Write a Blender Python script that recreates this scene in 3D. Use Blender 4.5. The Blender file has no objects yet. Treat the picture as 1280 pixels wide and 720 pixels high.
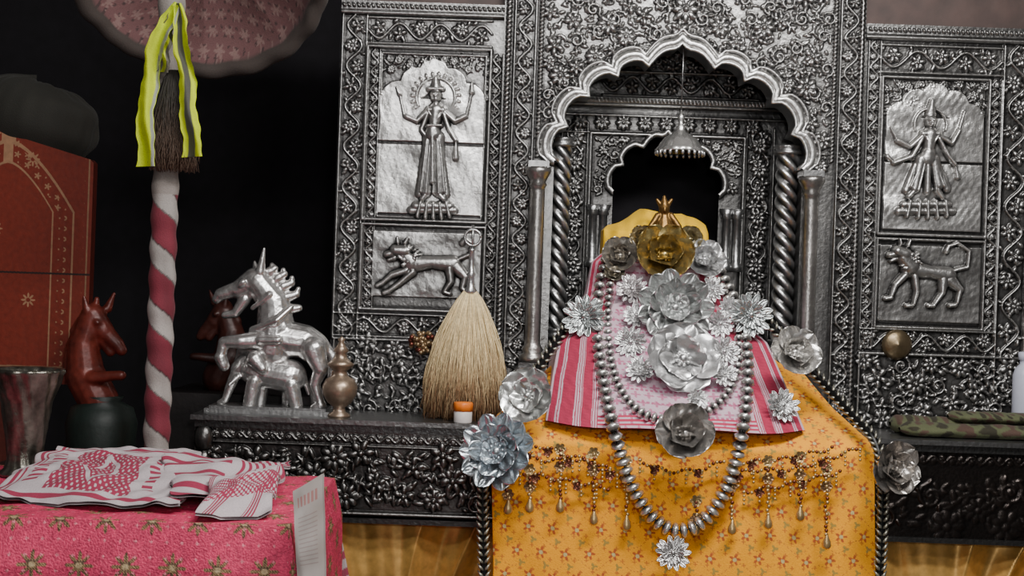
import bpy, math, random
import numpy as np
from mathutils import Vector, Matrix
random.seed(7); RNG=np.random.RandomState(5)
F=1280*50/36.0; D=4.4444; ZC=1.35; TH=math.radians(2.0)
cT,sT=math.cos(TH),math.sin(TH)
def ab(px,py):
    u=px-640; v=py-360
    return 640+u*cT+v*sT, 360-u*sT+v*cT
def K(y): return (D+y)/F
def AB(A,B,y):
    k=K(y); return np.array([(A-640)*k,y,ZC-(B-360)*k])
def P(px,py,y): return AB(*ab(px,py),y)
def G(px,py,z):
    A,B=ab(px,py); k=(ZC-z)/(B-360); return np.array([(A-640)*k,k*F-D,z])
def nz(u,v,seed,n=6,f=1.0):
    r=np.random.RandomState(seed); o=0
    for i in range(n):
        a=r.uniform(0,6.28); k=f*r.uniform(.5,2.2); o=o+np.sin((u*math.cos(a)+v*math.sin(a))*k+r.uniform(0,6.28))
    return o/n
# ---------------------------------------------------------------- materials
def nodes(name):
    m=bpy.data.materials.new(name); m.use_nodes=True
    return m,m.node_tree,m.node_tree.nodes['Principled BSDF']
def mat(name,col=None,rough=.5,metal=0,bump=0,bscale=60,var=.15,sheen=0):
    m,t,b=nodes(name)
    n=t.nodes.new('ShaderNodeTexNoise'); n.inputs['Scale'].default_value=bscale; n.inputs['Detail'].default_value=5
    tc=t.nodes.new('ShaderNodeTexCoord'); t.links.new(tc.outputs['Object'],n.inputs['Vector'])
    mx=t.nodes.new('ShaderNodeMix'); mx.data_type='RGBA'; mx.blend_type='MULTIPLY'; mx.inputs[0].default_value=1
    if col is None:
        a=t.nodes.new('ShaderNodeAttribute'); a.attribute_name='Col'; t.links.new(a.outputs['Color'],mx.inputs[6])
    else: mx.inputs[6].default_value=(*col,1)
    mr=t.nodes.new('ShaderNodeMapRange'); mr.inputs[1].default_value=.3; mr.inputs[2].default_value=.7
    mr.inputs[3].default_value=1-var; mr.inputs[4].default_value=1+var
    t.links.new(n.outputs['Fac'],mr.inputs[0]); t.links.new(mr.outputs[0],mx.inputs[7])
    t.links.new(mx.outputs[2],b.inputs['Base Color'])
    b.inputs['Roughness'].default_value=rough; b.inputs['Metallic'].default_value=metal
    if sheen: b.inputs['Sheen Weight'].default_value=sheen
    if bump:
        bn=t.nodes.new('ShaderNodeBump'); bn.inputs['Strength'].default_value=bump; bn.inputs['Distance'].default_value=.004
        t.links.new(n.outputs['Fac'],bn.inputs['Height']); t.links.new(bn.outputs[0],b.inputs['Normal'])
    return m
M_silver=mat('oxidised_silver',None,.31,.9,.35,90,.2)
M_bright=mat('polished_silver',None,.27,.86,.14,60,.1)
M_bead=mat('bead_silver',None,.26,.82,.1,60,.1)
M_cloth=mat('woven_cloth',None,.85,0,.35,300,.1,.05)
M_sat=mat('gold_satin',None,.33,.4,.2,40,.2)
M_sequin=mat('sequin_cloth',None,.6,.05,.9,220,.25)
M_hair=mat('yak_hair',None,.7,0,.2,150,.2)
M_paint=mat('painted_wood',None,.55,0,.2,60,.15)
M_brass=mat('aged_brass',None,.35,.75,.2,60,.2)
M_black=mat('void_black',(.005,.004,.006),.95,0,.2,20,.3)  # near-black colour stands in for the shade of the void and niche
M_wood=mat('brown_wood',(.055,.03,.025),.6,0,.4,12,.35)
M_wall=mat('grey_plaster',(.16,.15,.15),.9,0,.2,8,.1)
M_floor=mat('stone_floor',(.14,.12,.11),.4,0,.1,6,.2)
M_ceil=mat('ceiling_plaster',(.25,.24,.23),.9,0,.1,8,.1)
M_hsil=mat('cast_silver',(.68,.67,.66),.27,.88,.55,55,.25)
M_hred=mat('red_lacquer',(.12,.02,.013),.38,.1,.5,30,.45)
M_hbrn=mat('brown_lacquer',(.04,.010,.007),.45,.1,.4,30,.4)
M_gidol=mat('gilt_bronze',(.22,.12,.035),.4,.8,.6,60,.3)
M_plastic=mat('plastic',None,.4,0,0,50,.03)
# ---------------------------------------------------------------- mesh builder
class MB:
    def __init__(s): s.v=[];s.f=[];s.c=[];s.n=0
    def grid(s,V,col,wc=False,wr=False):
        V=np.asarray(V,float); R,C=V.shape[:2]
        col=np.broadcast_to(np.asarray(col,float),(R,C,3))
        idx=np.arange(R*C).reshape(R,C)+s.n
        if wc: idx=np.concatenate([idx,idx[:,:1]],1)
        if wr: idx=np.concatenate([idx,idx[:1]],0)
        q=np.stack([idx[:-1,:-1],idx[:-1,1:],idx[1:,1:],idx[1:,:-1]],-1).reshape(-1,4)
        s.v.append(V.reshape(-1,3)); s.f.append(q); s.c.append(col.reshape(-1,3)); s.n+=R*C
        return s
    def lathe(s,base,prof,col,seg=32,axis=(0,0,1),lobes=0,amp=0,twist=0,cf=None):
        prof=np.asarray(prof,float); t=np.linspace(0,2*np.pi,seg,endpoint=False)
        ax=Vector(axis).normalized(); q=Vector((0,0,1)).rotation_difference(ax).to_matrix(); q=np.array(q)
        r=prof[:,0:1]*np.ones_like(t)[None]; h=prof[:,1:2]*np.ones_like(t)[None]
        if lobes: r=r*(1+amp*np.cos(lobes*t[None]+twist*h))
        V=np.stack([r*np.cos(t),r*np.sin(t),h],-1)@q.T+np.asarray(base)
        if cf is not None: col=cf(t[None]+0*h,h)
        elif np.ndim(col)==2: col=np.repeat(np.asarray(col)[:,None,:],seg,1)
        return s.grid(V,col,wc=True)
    def ell(s,c,rad,col,seg=14,rot=None,n=8):
        p=np.linspace(0,np.pi,n); t=np.linspace(0,2*np.pi,seg,endpoint=False)
        V=np.stack([np.sin(p)[:,None]*np.cos(t),np.sin(p)[:,None]*np.sin(t),-np.cos(p)[:,None]+0*t],-1)*np.asarray(rad)
        if rot is not None: V=V@np.array(rot).T
        return s.grid(V+np.asarray(c),col,wc=True)
    def tube(s,pts,r,col,seg=8):
        pts=np.asarray(pts,float); n=len(pts); r=np.broadcast_to(np.asarray(r,float),(n,))
        T=np.gradient(pts,axis=0); T/=np.linalg.norm(T,axis=1)[:,None]+1e-9
        up=np.array([0,1.,0]) if abs(T[0][1])<.8 else np.array([0,0,1.])
        V=[];t=np.linspace(0,2*np.pi,seg,endpoint=False); N=None
        for i in range(n):
            N=up if N is None else N
            N=N-T[i]*np.dot(N,T[i]); N/=np.linalg.norm(N)+1e-9; Bn=np.cross(T[i],N)
            V.append(pts[i]+r[i]*(np.cos(t)[:,None]*N+np.sin(t)[:,None]*Bn))
        V=[np.repeat(pts[:1],seg,0)]+V+[np.repeat(pts[-1:],seg,0)]
        return s.grid(np.array(V),col,wc=True)
    def cap(s,p0,p1,r0,r1,col=(.5,.5,.5),seg=14):
        p0=np.asarray(p0,float);p1=np.asarray(p1,float);L=np.linalg.norm(p1-p0)
        if L<1e-6: return s.ell(p0,(r0,)*3,col)
        a=np.linspace(-np.pi/2,0,6); b=np.linspace(0,np.pi/2,6)
        prof=[(max(r0*math.cos(x),1e-5),r0*math.sin(x)) for x in a]+[(max(r1*math.cos(x),1e-5),L+r1*math.sin(x)) for x in b]
        return s.lathe(p0,prof,col,seg,axis=(p1-p0)/L)
    def box(s,lo,hi,col):
        x0,y0,z0=lo;x1,y1,z1=hi
        for q in ([(x0,y0,z0),(x1,y0,z0),(x0,y0,z1),(x1,y0,z1)],[(x1,y1,z0),(x0,y1,z0),(x1,y1,z1),(x0,y1,z1)],
                  [(x0,y1,z0),(x0,y0,z0),(x0,y1,z1),(x0,y0,z1)],[(x1,y0,z0),(x1,y1,z0),(x1,y0,z1),(x1,y1,z1)],
                  [(x0,y0,z1),(x1,y0,z1),(x0,y1,z1),(x1,y1,z1)],[(x0,y1,z0),(x1,y1,z0),(x0,y0,z0),(x1,y0,z0)]):
            s.grid(np.array(q).reshape(2,2,3),col)
        return s
    def obj(s,name,m,smooth=True,parent=None,weld=False):
        V=np.concatenate(s.v);Fc=np.concatenate(s.f);C=np.concatenate(s.c)
        me=bpy.data.meshes.new(name); me.vertices.add(len(V)); me.vertices.foreach_set('co',V.astype(np.float32).ravel())
        me.loops.add(len(Fc)*4); me.loops.foreach_set('vertex_index',Fc.astype(np.int32).ravel())
        me.polygons.add(len(Fc)); me.polygons.foreach_set('loop_start',(np.arange(len(Fc))*4).astype(np.int32))
        me.update(calc_edges=True); me.validate()
        if len(me.vertices)==len(V):
            ca=me.color_attributes.new('Col','FLOAT_COLOR','POINT')
            ca.data.foreach_set('color',np.concatenate([C,np.ones((len(C),1))],1).astype(np.float32).ravel())
        me.polygons.foreach_set('use_smooth',np.full(len(me.polygons),smooth)); 
        me.materials.append(m)
        o=bpy.data.objects.new(name,me); bpy.context.collection.objects.link(o)
        if parent: o.parent=parent
        return o
def empty(name):
    o=bpy.data.objects.new(name,None); o.empty_display_size=.1; bpy.context.collection.objects.link(o); return o
def blob(name,caps,y,m,voxel=.005,smooth=3,parent=None,gr=1.0):
    """caps: (px0,py0,dy0,px1,py1,dy1,r0px,r1px) -> one continuous remeshed surface"""
    b=MB(); k=K(y)*gr
    for c in caps: b.cap(P(c[0],c[1],y)+[0,c[2],0],P(c[3],c[4],y)+[0,c[5],0],c[6]*k,c[7]*k)
    o=b.obj(name,m,parent=parent)
    r=o.modifiers.new('r','REMESH'); r.mode='VOXEL'; r.voxel_size=voxel; r.use_smooth_shade=True
    s=o.modifiers.new('s','SMOOTH'); s.factor=.5; s.iterations=smooth
    return o
# ---------------------------------------------------------------- relief height field
def blur(H,r):
    def b1(X):
        P_=np.pad(X,((r+1,r),(0,0)),mode='edge'); c=np.cumsum(P_,0); return (c[2*r+1:]-c[:-2*r-1])/(2*r+1)
    return b1(b1(H).T).T
class HF:
    def __init__(s,A0,A1,B0,B1,res=.8,tone=.22):
        s.a=np.arange(A0,A1+res*.5,res); s.b=np.arange(B0,B1+res*.5,res); s.res=res
        s.X,s.Y=np.meshgrid(s.a,s.b); s.H=np.zeros_like(s.X); s.T=np.full_like(s.X,tone); s.hole=np.zeros(s.X.shape,bool); s.base=0
    def w(s,x0,x1,y0,y1):
        i0=max(0,int((x0-s.a[0])/s.res));i1=min(len(s.a),int((x1-s.a[0])/s.res)+2)
        j0=max(0,int((y0-s.b[0])/s.res));j1=min(len(s.b),int((y1-s.b[0])/s.res)+2)
        return (slice(j0,max(j0,j1)),slice(i0,max(i0,i1)))
    def dome(s,cx,cy,rx,ry=None,rot=0,h=3,tone=None):
        ry=ry or rx; R=max(rx,ry); W=s.w(cx-R,cx+R,cy-R,cy+R)
        dx=s.X[W]-cx;dy=s.Y[W]-cy;c,q=math.cos(rot),math.sin(rot)
        d=((dx*c+dy*q)/rx)**2+((-dx*q+dy*c)/ry)**2
        hh=s.base+h*np.sqrt(np.clip(1-d,0,1)); s.H[W]=np.where(d<1,np.maximum(s.H[W],hh),s.H[W])
        if tone is not None: s.T[W]=np.where(d<1,tone,s.T[W])
    def seg(s,x0,y0,x1,y1,r0,r1=None,h=3,tone=None):
        r1=r0 if r1 is None else r1; R=max(r0,r1); W=s.w(min(x0,x1)-R,max(x0,x1)+R,min(y0,y1)-R,max(y0,y1)+R)
        X=s.X[W];Y=s.Y[W];L2=(x1-x0)**2+(y1-y0)**2+1e-9
        t=np.clip(((X-x0)*(x1-x0)+(Y-y0)*(y1-y0))/L2,0,1); r=r0+(r1-r0)*t
        d=((X-x0-t*(x1-x0))**2+(Y-y0-t*(y1-y0))**2)/r**2
        s.H[W]=np.where(d<1,np.maximum(s.H[W],s.base+h*np.sqrt(np.clip(1-d,0,1))),s.H[W])
        if tone is not None: s.T[W]=np.where(d<1,tone,s.T[W])
    def stroke(s,pts,r,h=3,tone=None):
        for p,q in zip(pts[:-1],pts[1:]): s.seg(p[0],p[1],q[0],q[1],r,r,h,tone)
    def rect(s,A0,A1,B0,B1,h,tone=None):
        W=s.w(A0,A1-s.res,B0,B1-s.res); s.H[W]=h
        if tone is not None: s.T[W]=tone
    def frame(s,A0,A1,B0,B1,r=2,h=4):
        s.stroke([(A0,B0),(A1,B0),(A1,B1),(A0,B1),(A0,B0)],r,h)
    def flower(s,cx,cy,R,n=6,h=3,rot=0):
        for i in range(n):
            a=rot+i*2*math.pi/n; s.dome(cx+.58*R*math.cos(a),cy+.58*R*math.sin(a),.46*R,.29*R,a,h*.8)
        s.dome(cx,cy,.28*R,h=h*1.1)
    def spiral(s,cx,cy,R,rot,h=3,sg=1):
        pts=[]
        for i in range(15):
            t=i/14; r=R*(1-.8*t); a=rot+sg*t*8.5; pts.append((cx+r*math.cos(a),cy+r*math.sin(a)))
        s.stroke(pts,max(1.4,R*.14),h*.8); s.dome(cx,cy,R*.25,h=h)
        for i in range(5):
            a=rot+i*1.3; s.dome(cx+1.05*R*math.cos(a),cy+1.05*R*math.sin(a),R*.3,R*.15,a+.7,h)
    def vine(s,A0,B0,A1,B1,w,h=3.2,seed=0,rim=True):
        L=math.hypot(A1-A0,B1-B0);d=((A1-A0)/L,(B1-B0)/L);n=(-d[1],d[0]);N=max(2,round(L/(.85*w)))
        f=lambda t,o:(A0+d[0]*t*L+n[0]*o,B0+d[1]*t*L+n[1]*o); rr=random.Random(seed)
        s.stroke([f(i/(N*8),.30*w*math.sin(math.pi*N*i/(N*8))) for i in range(N*8+1)],1.5,h*.8)
        for k in range(N):
            sg=1 if k%2==0 else -1; t=(k+.5)/N
            x,y=f(t,-sg*.12*w); s.flower(x,y,.29*w,rr.choice([5,6,8]),h,rr.random())
            for j in range(5):
                tt=(k+rr.random())/N; o=rr.uniform(-.42,.42)*w; x,y=f(tt,o); s.dome(x,y,.13*w,.065*w,rr.uniform(0,3.14),h*.7)
        if rim:
            for o in (-.5*w,.5*w): s.stroke([f(0,o),f(1,o)],1.3,h)
    def rope(s,A0,B0,A1,B1,r,h=3):
        L=math.hypot(A1-A0,B1-B0);N=int(L/(r*1.5));an=math.atan2(B1-B0,A1-A0)
        for i in range(N):
            t=(i+.5)/N; s.dome(A0+(A1-A0)*t,B0+(B1-B0)*t,r*1.1,r*.6,an+.8,h)
    def fill(s,ok,sp,seed,x0,x1,y0,y1,h=3.2,tries=2500,den=35,ls=1.0):
        rr=random.Random(seed);pts=[]
        for _ in range(tries):
            x=rr.uniform(x0,x1);y=rr.uniform(y0,y1)
            if ok(x,y) and all((x-a)**2+(y-b)**2>sp*sp for a,b in pts): pts.append((x,y))
        for _ in range(int((x1-x0)*(y1-y0)/den)):
            x=rr.uniform(x0,x1);y=rr.uniform(y0,y1)
            if ok(x,y): s.dome(x,y,rr.uniform(2.4,4.2)*ls,rr.uniform(1.1,1.9)*ls,rr.uniform(0,3.14),h*.6)
        for x,y in pts:
            if rr.random()<.55: s.flower(x,y,sp*rr.uniform(.4,.56),rr.choice([5,6,8]),h,rr.random()*3)
            else: s.spiral(x,y,sp*.42,rr.random()*6,h,rr.choice([-1,1]))
    def build(s,name,y,m=None,parent=None,thick=.05,gain=.15,boxes=None,lo=(.018,.017,.017),hi=(.70,.69,.675)):
        k=K(y); V=np.stack([(s.X-640)*k,y-s.H*k,ZC-(s.Y-360)*k],-1)
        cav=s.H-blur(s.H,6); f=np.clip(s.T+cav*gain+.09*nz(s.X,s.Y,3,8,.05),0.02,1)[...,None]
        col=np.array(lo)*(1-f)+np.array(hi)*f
        b=MB(); b.grid(V,col)
        keep=~(s.hole[:-1,:-1]|s.hole[1:,1:]|s.hole[:-1,1:]|s.hole[1:,:-1]); b.f[0]=b.f[0][keep.ravel()]
        for (A0,A1,B0,B1) in (boxes if boxes is not None else [(s.a[0],s.a[-1],s.b[0],s.b[-1])]):
            p=AB(A0,B1,y);q=AB(A1,B0,y); b.box((p[0],y+.002,p[2]),(q[0],y+thick,q[2]),(.05,.05,.05))
        return b.obj(name,m or M_silver,parent=parent)
altar=empty('silver_altar')
# ---------- left side panel
h=HF(415.5,621,8,533)
h.rect(415,621,8,20,5); h.stroke([(416,22),(621,22)],3,5); h.rope(416,14,621,14,4,8)
h.vine(433,26,433,430,30,4,1); h.vine(612,70,612,430,15,3.4,2)
h.vine(450,44,604,44,32,4,3)
h.vine(418,412,620,412,28,4,4)
h.vine(459,68,459,392,13,3,5)
h.frame(450,604,64,280,2.2,4.5); h.frame(450,604,286,392,2.2,4.5); h.frame(468,598,72,276,1.5,3)
def plate(h,pts,rz,tone,seed,amp=1.6):
    m=np.zeros(h.X.shape,bool)
    for t in pts:
        if t[0]=='r': m|=(h.X>t[1])&(h.X<t[2])&(h.Y>t[3])&(h.Y<t[4])
        else: m|=((h.X-t[1])**2+(h.Y-t[2])**2<t[3]**2)
    h.H=np.where(m,rz+amp*nz(h.X,h.Y,seed,8,.10)+.3*nz(h.X,h.Y,seed+1,8,.4),h.H); h.T=np.where(m,tone+.14*nz(h.X,h.Y,seed+2,6,.06),h.T)
plate(h,[('r',468,598,184,272),('r',468,598,128,182),('c',490,128,22),('c',576,128,22),('c',512,108,20),('c',554,108,20),('c',533,98,20)],2,.74,11,2.2)
h.rect(468,598,182,185,0,.15)
plate(h,[('r',464,600,294,376)],2,.45,15,1.5)
h.fill(lambda x,y: not(468<x<598 and (y>100)) and not (480<x<590 and y>90),11,33,462,602,74,130,2.5,500)
def L(h,lst,hh=8,tone=.8,base=2,ox=0,oy=0):
    h.base=base
    for c in lst:
        a=ab(c[0]+ox,c[1]+oy); b=ab(c[2]+ox,c[3]+oy); h.seg(a[0],a[1],b[0],b[1],c[4],c[5],c[6] if len(c)>6 else hh,tone)
    h.base=0
god=[(545,98,545,112,3,8),(545,119,545,122,8,7,11),(536,112,554,112,3,3,9),(545,130,545,134,4,4),(536,138,554,138,5,5,9),(545,138,543,158,10,7,10),(534,140,522,152,4,3.4),(522,152,508,146,3.2,3),
 (555,140,569,152,4,3.4),(569,152,582,146,3.2,3),(535,143,527,163,3.6,3),(527,163,535,174,3,3),(555,143,562,163,3.6,3),(562,163,570,176,3,2.6),(506,146,500,118,1.6,1.4,5),(583,146,590,116,1.6,1.4,5),(500,118,496,110,3,1),(590,116,590,104,3.5,1),
 (570,178,570,198,1.6,4,5),(541,163,541,168,10,12,11),(536,172,532,240,8,8,8),(548,172,549,240,8,8,8),(541,172,541,228,4,4,11),(528,200,524,243,3,5,5),(554,200,558,243,3,5,5),(532,244,528,249,4,4),(550,244,555,249,4,4),
 (520,258,562,258,6,6,7),(514,263,568,263,5,5,6),(526,254,522,270,3,3,8),(534,254,532,272,3,3,8),(542,254,542,272,3,3,8),(550,254,552,272,3,3,8),(558,254,562,270,3,3,8),(535,158,552,158,2,2,12)]
L(h,god,8,.5)
def face(h,px,py,base=2):
    h.base=base+11
    for dx in (-2.6,2.6): x,y=ab(px+dx,py-1); h.dome(x,y,1.3,1,0,1.2,.25)
    x,y=ab(px,py+1.5); h.dome(x,y,.9,2.2,0,1.8); x,y=ab(px,py+5); h.dome(x,y,2.4,.9,0,1.2,.3); h.base=0
def folds(h,lst):
    for (x0,y0,x1,y1) in lst:
        a=ab(x0,y0);b_=ab(x1,y1); h.base=8; h.seg(a[0],a[1],b_[0],b_[1],1.1,1.3,3,.6); h.base=0
face(h,545,120); folds(h,[(534,176,526,240),(538,176,533,242),(543,176,542,242),(547,176,549,242),(550,176,556,240),(536,140,546,156),(554,140,544,156)])
halo=[ab(545+24*math.cos(a),122+24*math.sin(a)) for a in np.linspace(-3.6,.45,18)]
h.base=2; h.stroke(halo,1.6,4,.6)
for a in np.linspace(-3.6,.45,16):
    x,y=ab(545+29*math.cos(a),122+29*math.sin(a)); h.dome(x,y,3.2,2,a,3,.8)
h.base=0
lion=[(514,330,540,328,12,8,9),(540,328,566,330,8,11,9),(505,318,515,328,9,11,10),(495,313,506,314,8,9,12),(484,318,493,316,4.5,6,9),(486,325,494,322,2.5,4,7),(498,303,497,297,3,1.5),(507,304,510,298,3,1.5),
 (508,338,490,344,5.5,4.5),(490,344,478,354,4,3),(478,354,472,357,3.5,3),(516,340,500,354,5.5,4),(500,354,486,364,4,3),(486,364,480,366,3.5,3),(570,334,582,346,9,6),(582,346,578,360,5,3.5),(578,360,586,368,3.5,3.5),(562,336,564,352,7,4.5),(564,352,556,364,4.5,3),(556,365,562,367,3,3),
 (574,324,588,318,2.8,2.6,6),(588,318,590,304,2.6,2.4,6),(590,304,582,298,2.4,2.4,6),(582,298,578,304,2.4,3.8,6)]
L(h,lion,9,.42)
def mane(h,px,py,r,seed):
    rr=random.Random(seed); h.base=9
    for i in range(34):
        a=rr.uniform(0,6.28); q=r*rr.uniform(.4,1); x,y=ab(px+q*math.cos(a),py+q*math.sin(a)); h.dome(x,y,3.2,1.4,a+.3,3.2)
    h.base=0
mane(h,513,322,13,2)
h.fill(lambda x,y: True,27,8,424,612,432,520,5,900,60,1.6); h.frame(420,616,430,524,2,4)
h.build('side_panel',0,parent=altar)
# ---------- right side panel
h=HF(1071,1296,15,533)
h.rect(1071,1296,15,28,6); h.stroke([(1072,31),(1296,31)],3,6); h.rope(1072,22,1296,22,4,9)
h.vine(1083,36,1083,420,15,3.4,21); h.vine(1263,36,1263,470,36,4,22); h.vine(1092,57,1242,57,34,4,23)
h.vine(1236,80,1236,400,14,3,24); h.frame(1094,1228,80,276,2.2,4.5); h.frame(1094,1228,282,392,2.2,4.5)
h.vine(1076,410,1244,410,30,4,25)
plate(h,[('r',1100,1222,186,270),('r',1100,1222,130,184),('c',1120,130,20),('c',1202,130,20),('c',1138,112,18),('c',1184,112,18),('c',1161,104,18)],2,.70,31,2.2)
h.rect(1100,1222,184,187,0,.15)
plate(h,[('r',1098,1224,290,384)],2,.42,35,1.5)
h.fill(lambda x,y: y<115 or abs(x-1161)>55,11,36,1098,1224,84,125,2.5,500)
god2=[(1163,126,1162,144,2.5,8),(1162,151,1162,154,8,7,11),(1152,168,1172,168,5,5,9),(1162,168,1159,188,10,7,10),(1152,170,1136,184,4,3.2),(1136,184,1120,176,3.2,3),(1172,170,1188,180,4,3.2),(1188,180,1197,164,3.2,3),
 (1152,172,1138,196,3.6,3),(1138,196,1116,204,3,3),(1172,174,1184,196,3.6,3),(1184,196,1192,206,3,3),(1120,176,1112,160,1.5,1.2,5),(1116,204,1108,196,1.6,3,5),(1197,164,1204,140,1.6,1.4,5),(1192,206,1196,222,1.5,4,5),
 (1159,192,1158,198,10,13,11),(1150,200,1142,236,8,7,9),(1166,200,1172,232,8,7,9),(1142,206,1132,238,3,6,6),(1172,206,1182,236,3,6,6),(1158,200,1157,240,5,5,9),(1142,238,1134,246,4,4),(1170,238,1176,247,5,4),
 (1128,256,1184,256,5,5,7),(1122,264,1190,264,5,5,6),(1136,252,1132,270,3,3,8),(1148,252,1146,272,3,3,8),(1158,252,1158,272,3,3,8),(1168,252,1170,272,3,3,8),(1180,252,1182,270,3,3,8)]
L(h,god2,8,.5); face(h,1162,152); folds(h,[(1150,204,1136,234),(1154,204,1146,238),(1158,204,1157,240),(1163,204,1168,238),(1167,204,1178,234),(1153,170,1163,186),(1171,170,1161,186)])
h.base=2; h.stroke([ab(1162+20*math.cos(a),156+20*math.sin(a)) for a in np.linspace(-3.5,.36,16)],1.5,4,.6); h.base=0
lion2=[(1136,336,1162,340,12,8,9),(1162,340,1184,344,8,11,9),(1128,322,1138,334,10,12,11),(1120,314,1130,318,8,9,12),(1110,319,1118,318,4.5,6,9),(1112,326,1120,323,2.5,4,7),(1124,305,1123,299,3,1.5),(1133,307,1136,300,3,1.5),
 (1130,344,1118,356,5.5,4.5),(1118,356,1112,370,4,3),(1112,372,1105,373,3.5,3),(1142,346,1144,364,5.5,4),(1144,364,1140,380,4,3),(1138,382,1131,382,3.5,3),(1186,350,1198,362,9,5.5),(1198,362,1194,378,4.5,3),(1192,381,1185,382,3.5,3),(1178,350,1176,366,8,4.5),(1176,366,1166,380,4,3),(1165,382,1159,382,3.5,3),
 (1192,338,1208,334,2.8,2.6,6),(1208,334,1210,314,2.6,2.4,6),(1210,314,1196,304,2.4,2.4,6),(1196,304,1184,308,2.4,2.4,6),(1184,308,1182,314,2.4,4,6)]
L(h,lion2,9,.42); mane(h,1137,328,13,3)
h.fill(lambda x,y:True,27,9,1080,1286,430,520,5,900,60,1.6); h.frame(1076,1290,426,524,2,4)
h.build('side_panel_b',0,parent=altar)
# ---------- central arch slab
CX=842.;SY=200.
def arch_outline(a,b_,apex,bulge,angs=(0,20,40,58,74),cx=CX,sy=SY,n=8):
    cus=[(a*math.cos(math.radians(t)),b_*math.sin(math.radians(t))) for t in angs]
    right=[]
    for p,q in zip(cus[:-1],cus[1:]):
        L_=math.hypot(*[q[0]-p[0],q[1]-p[1]]); nx,ny=(q[1]-p[1])/L_,-(q[0]-p[0])/L_
        for i in range(n):
            t=i/n; k=math.sqrt(max(0,1-(2*t-1)**2))*bulge*L_
            right.append((p[0]+(q[0]-p[0])*t+nx*k,p[1]+(q[1]-p[1])*t+ny*k))
    p=cus[-1]
    for i in range(n+1):
        t=i/n; k=math.sin(math.pi*min(1,t*1.35))*6 if t<.74 else -1.5*math.sin(math.pi*(t-.74)/.26)
        right.append((p[0]*(1-t),p[1]+(apex-p[1])*t+k))
    return [(cx+x,sy-y) for x,y in right]+[(cx-x,sy-y) for x,y in right[::-1][1:]]
out=arch_outline(149,128,153,.34)
def inside(X,Y,poly):
    r=np.zeros(X.shape,bool)
    for (x0,y0),(x1,y1) in zip(poly,poly[1:]+poly[:1]):
        if y0==y1: continue
        r^=((y0>Y)!=(y1>Y))&(X<(x1-x0)*(Y-y0)/(y1-y0)+x0)
    return r
h=HF(619,1071,-70,533)
h.hole=(inside(h.X,h.Y,out+[(CX-149,SY+1),(CX+149,SY+1)]))|((h.Y>=SY-1)&(abs(h.X-CX)<155))
def scl(pts,k,ky=None): return [(CX+(x-CX)*k,SY+(y-SY)*(ky or k)) for x,y in pts]
h.vine(646,-66,646,530,26,4.2,41); h.vine(1053,-66,1053,530,26,4.2,42)
h.rope(625,-66,625,530,4,4); h.rope(666,-66,666,196,3.2,4); h.rope(1066,-66,1066,530,4,4); h.rope(1033,-66,1033,190,3.2,4)
far=scl(out,1.13,1.15)
def okf(x,y):
    if y>196 or not(674<x<1026): return False
    return not inside(np.array([[x]]),np.array([[y]]),far)[0,0]
h.T+=np.where((h.X>672)&(h.X<1028),.08,0)
h.fill(okf,22,5,672,1028,-66,196,5,5000,45,1.2)
h.stroke(scl(out,1.10,1.115),2.4,5,.45)
h.stroke(scl(out,1.045,1.05),6,6,.66)
for i,(x,y) in enumerate(scl(out,1.145,1.165)):
    if i%2==0 and y<198: h.dome(x,y,2.2,h=3.5)
x,y=ab(857,12); h.flower(x,y,17,8,6)
for px,py in ((700,95),(1008,110),(760,30),(955,35)):
    x,y=ab(px,py); h.flower(x,y,14,8,6)
YS=-.04
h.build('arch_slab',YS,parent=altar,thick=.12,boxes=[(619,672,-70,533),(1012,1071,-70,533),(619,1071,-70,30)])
b=MB(); pts=[AB(x,y,YS) for x,y in out]; pts=np.array(pts)
full=np.vstack([[AB(CX+155,533,YS)],[AB(CX+155,SY,YS)],pts,[AB(CX-155,SY,YS)],[AB(CX-155,533,YS)]])
b.grid(np.stack([full+[0,-.004,0],full+[0,.12,0]]),(.12,.12,.12)); b.tube(pts+[0,-.01,0],.0055,(.66,.66,.65))
b.obj('arch_reveal',M_silver,parent=altar)
def column(name,A,B0,B1,rpx,y,twist=False,tone=.4):
    b=MB();k=K(y);z1=AB(A,B1,y);Ht=(B1-B0)*k;r=rpx*k
    if not twist:
        hs=np.linspace(.06,Ht-.06,40)
        prof=[(.0,0),(1.7*r,0),(1.7*r,.02),(1.2*r,.028),(1.45*r,.04),(1.1*r,.052)]+[(r*(1-.05*i/39),q) for i,q in enumerate(hs)]+[(1.2*r,Ht-.055),(1.0*r,Ht-.045),(1.3*r,Ht-.03),(1.7*r,Ht-.015),(1.7*r,Ht),(0,Ht)]
        b.lathe(z1,prof,None,40,cf=lambda th,hh:(tone*(.8+.35*nz(th*2,hh*30,5,6,1)))[...,None]*np.array([1,.96,.92]))
    else:
        hs=np.linspace(0,Ht,300); prof=[(r,h_) for h_ in hs]
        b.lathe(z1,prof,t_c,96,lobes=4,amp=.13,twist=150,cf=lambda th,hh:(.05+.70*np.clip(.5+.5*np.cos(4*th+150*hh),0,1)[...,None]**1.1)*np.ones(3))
        for zz in (0,Ht-.03):
            b.lathe(z1+[0,0,zz],[(0,0),(1.4*r,0),(1.4*r,.01),(1.15*r,.016),(1.4*r,.022),(1.3*r,.03),(0,.03)],t_c,32)
    return b.obj(name,M_silver,parent=altar)
t_c=(.35,.35,.35)
column('column_l',668,208,452,9.5,-.10,tone=.45); column('column_r',1010,208,452,9.5,-.10,tone=.45)
b=MB()
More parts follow.
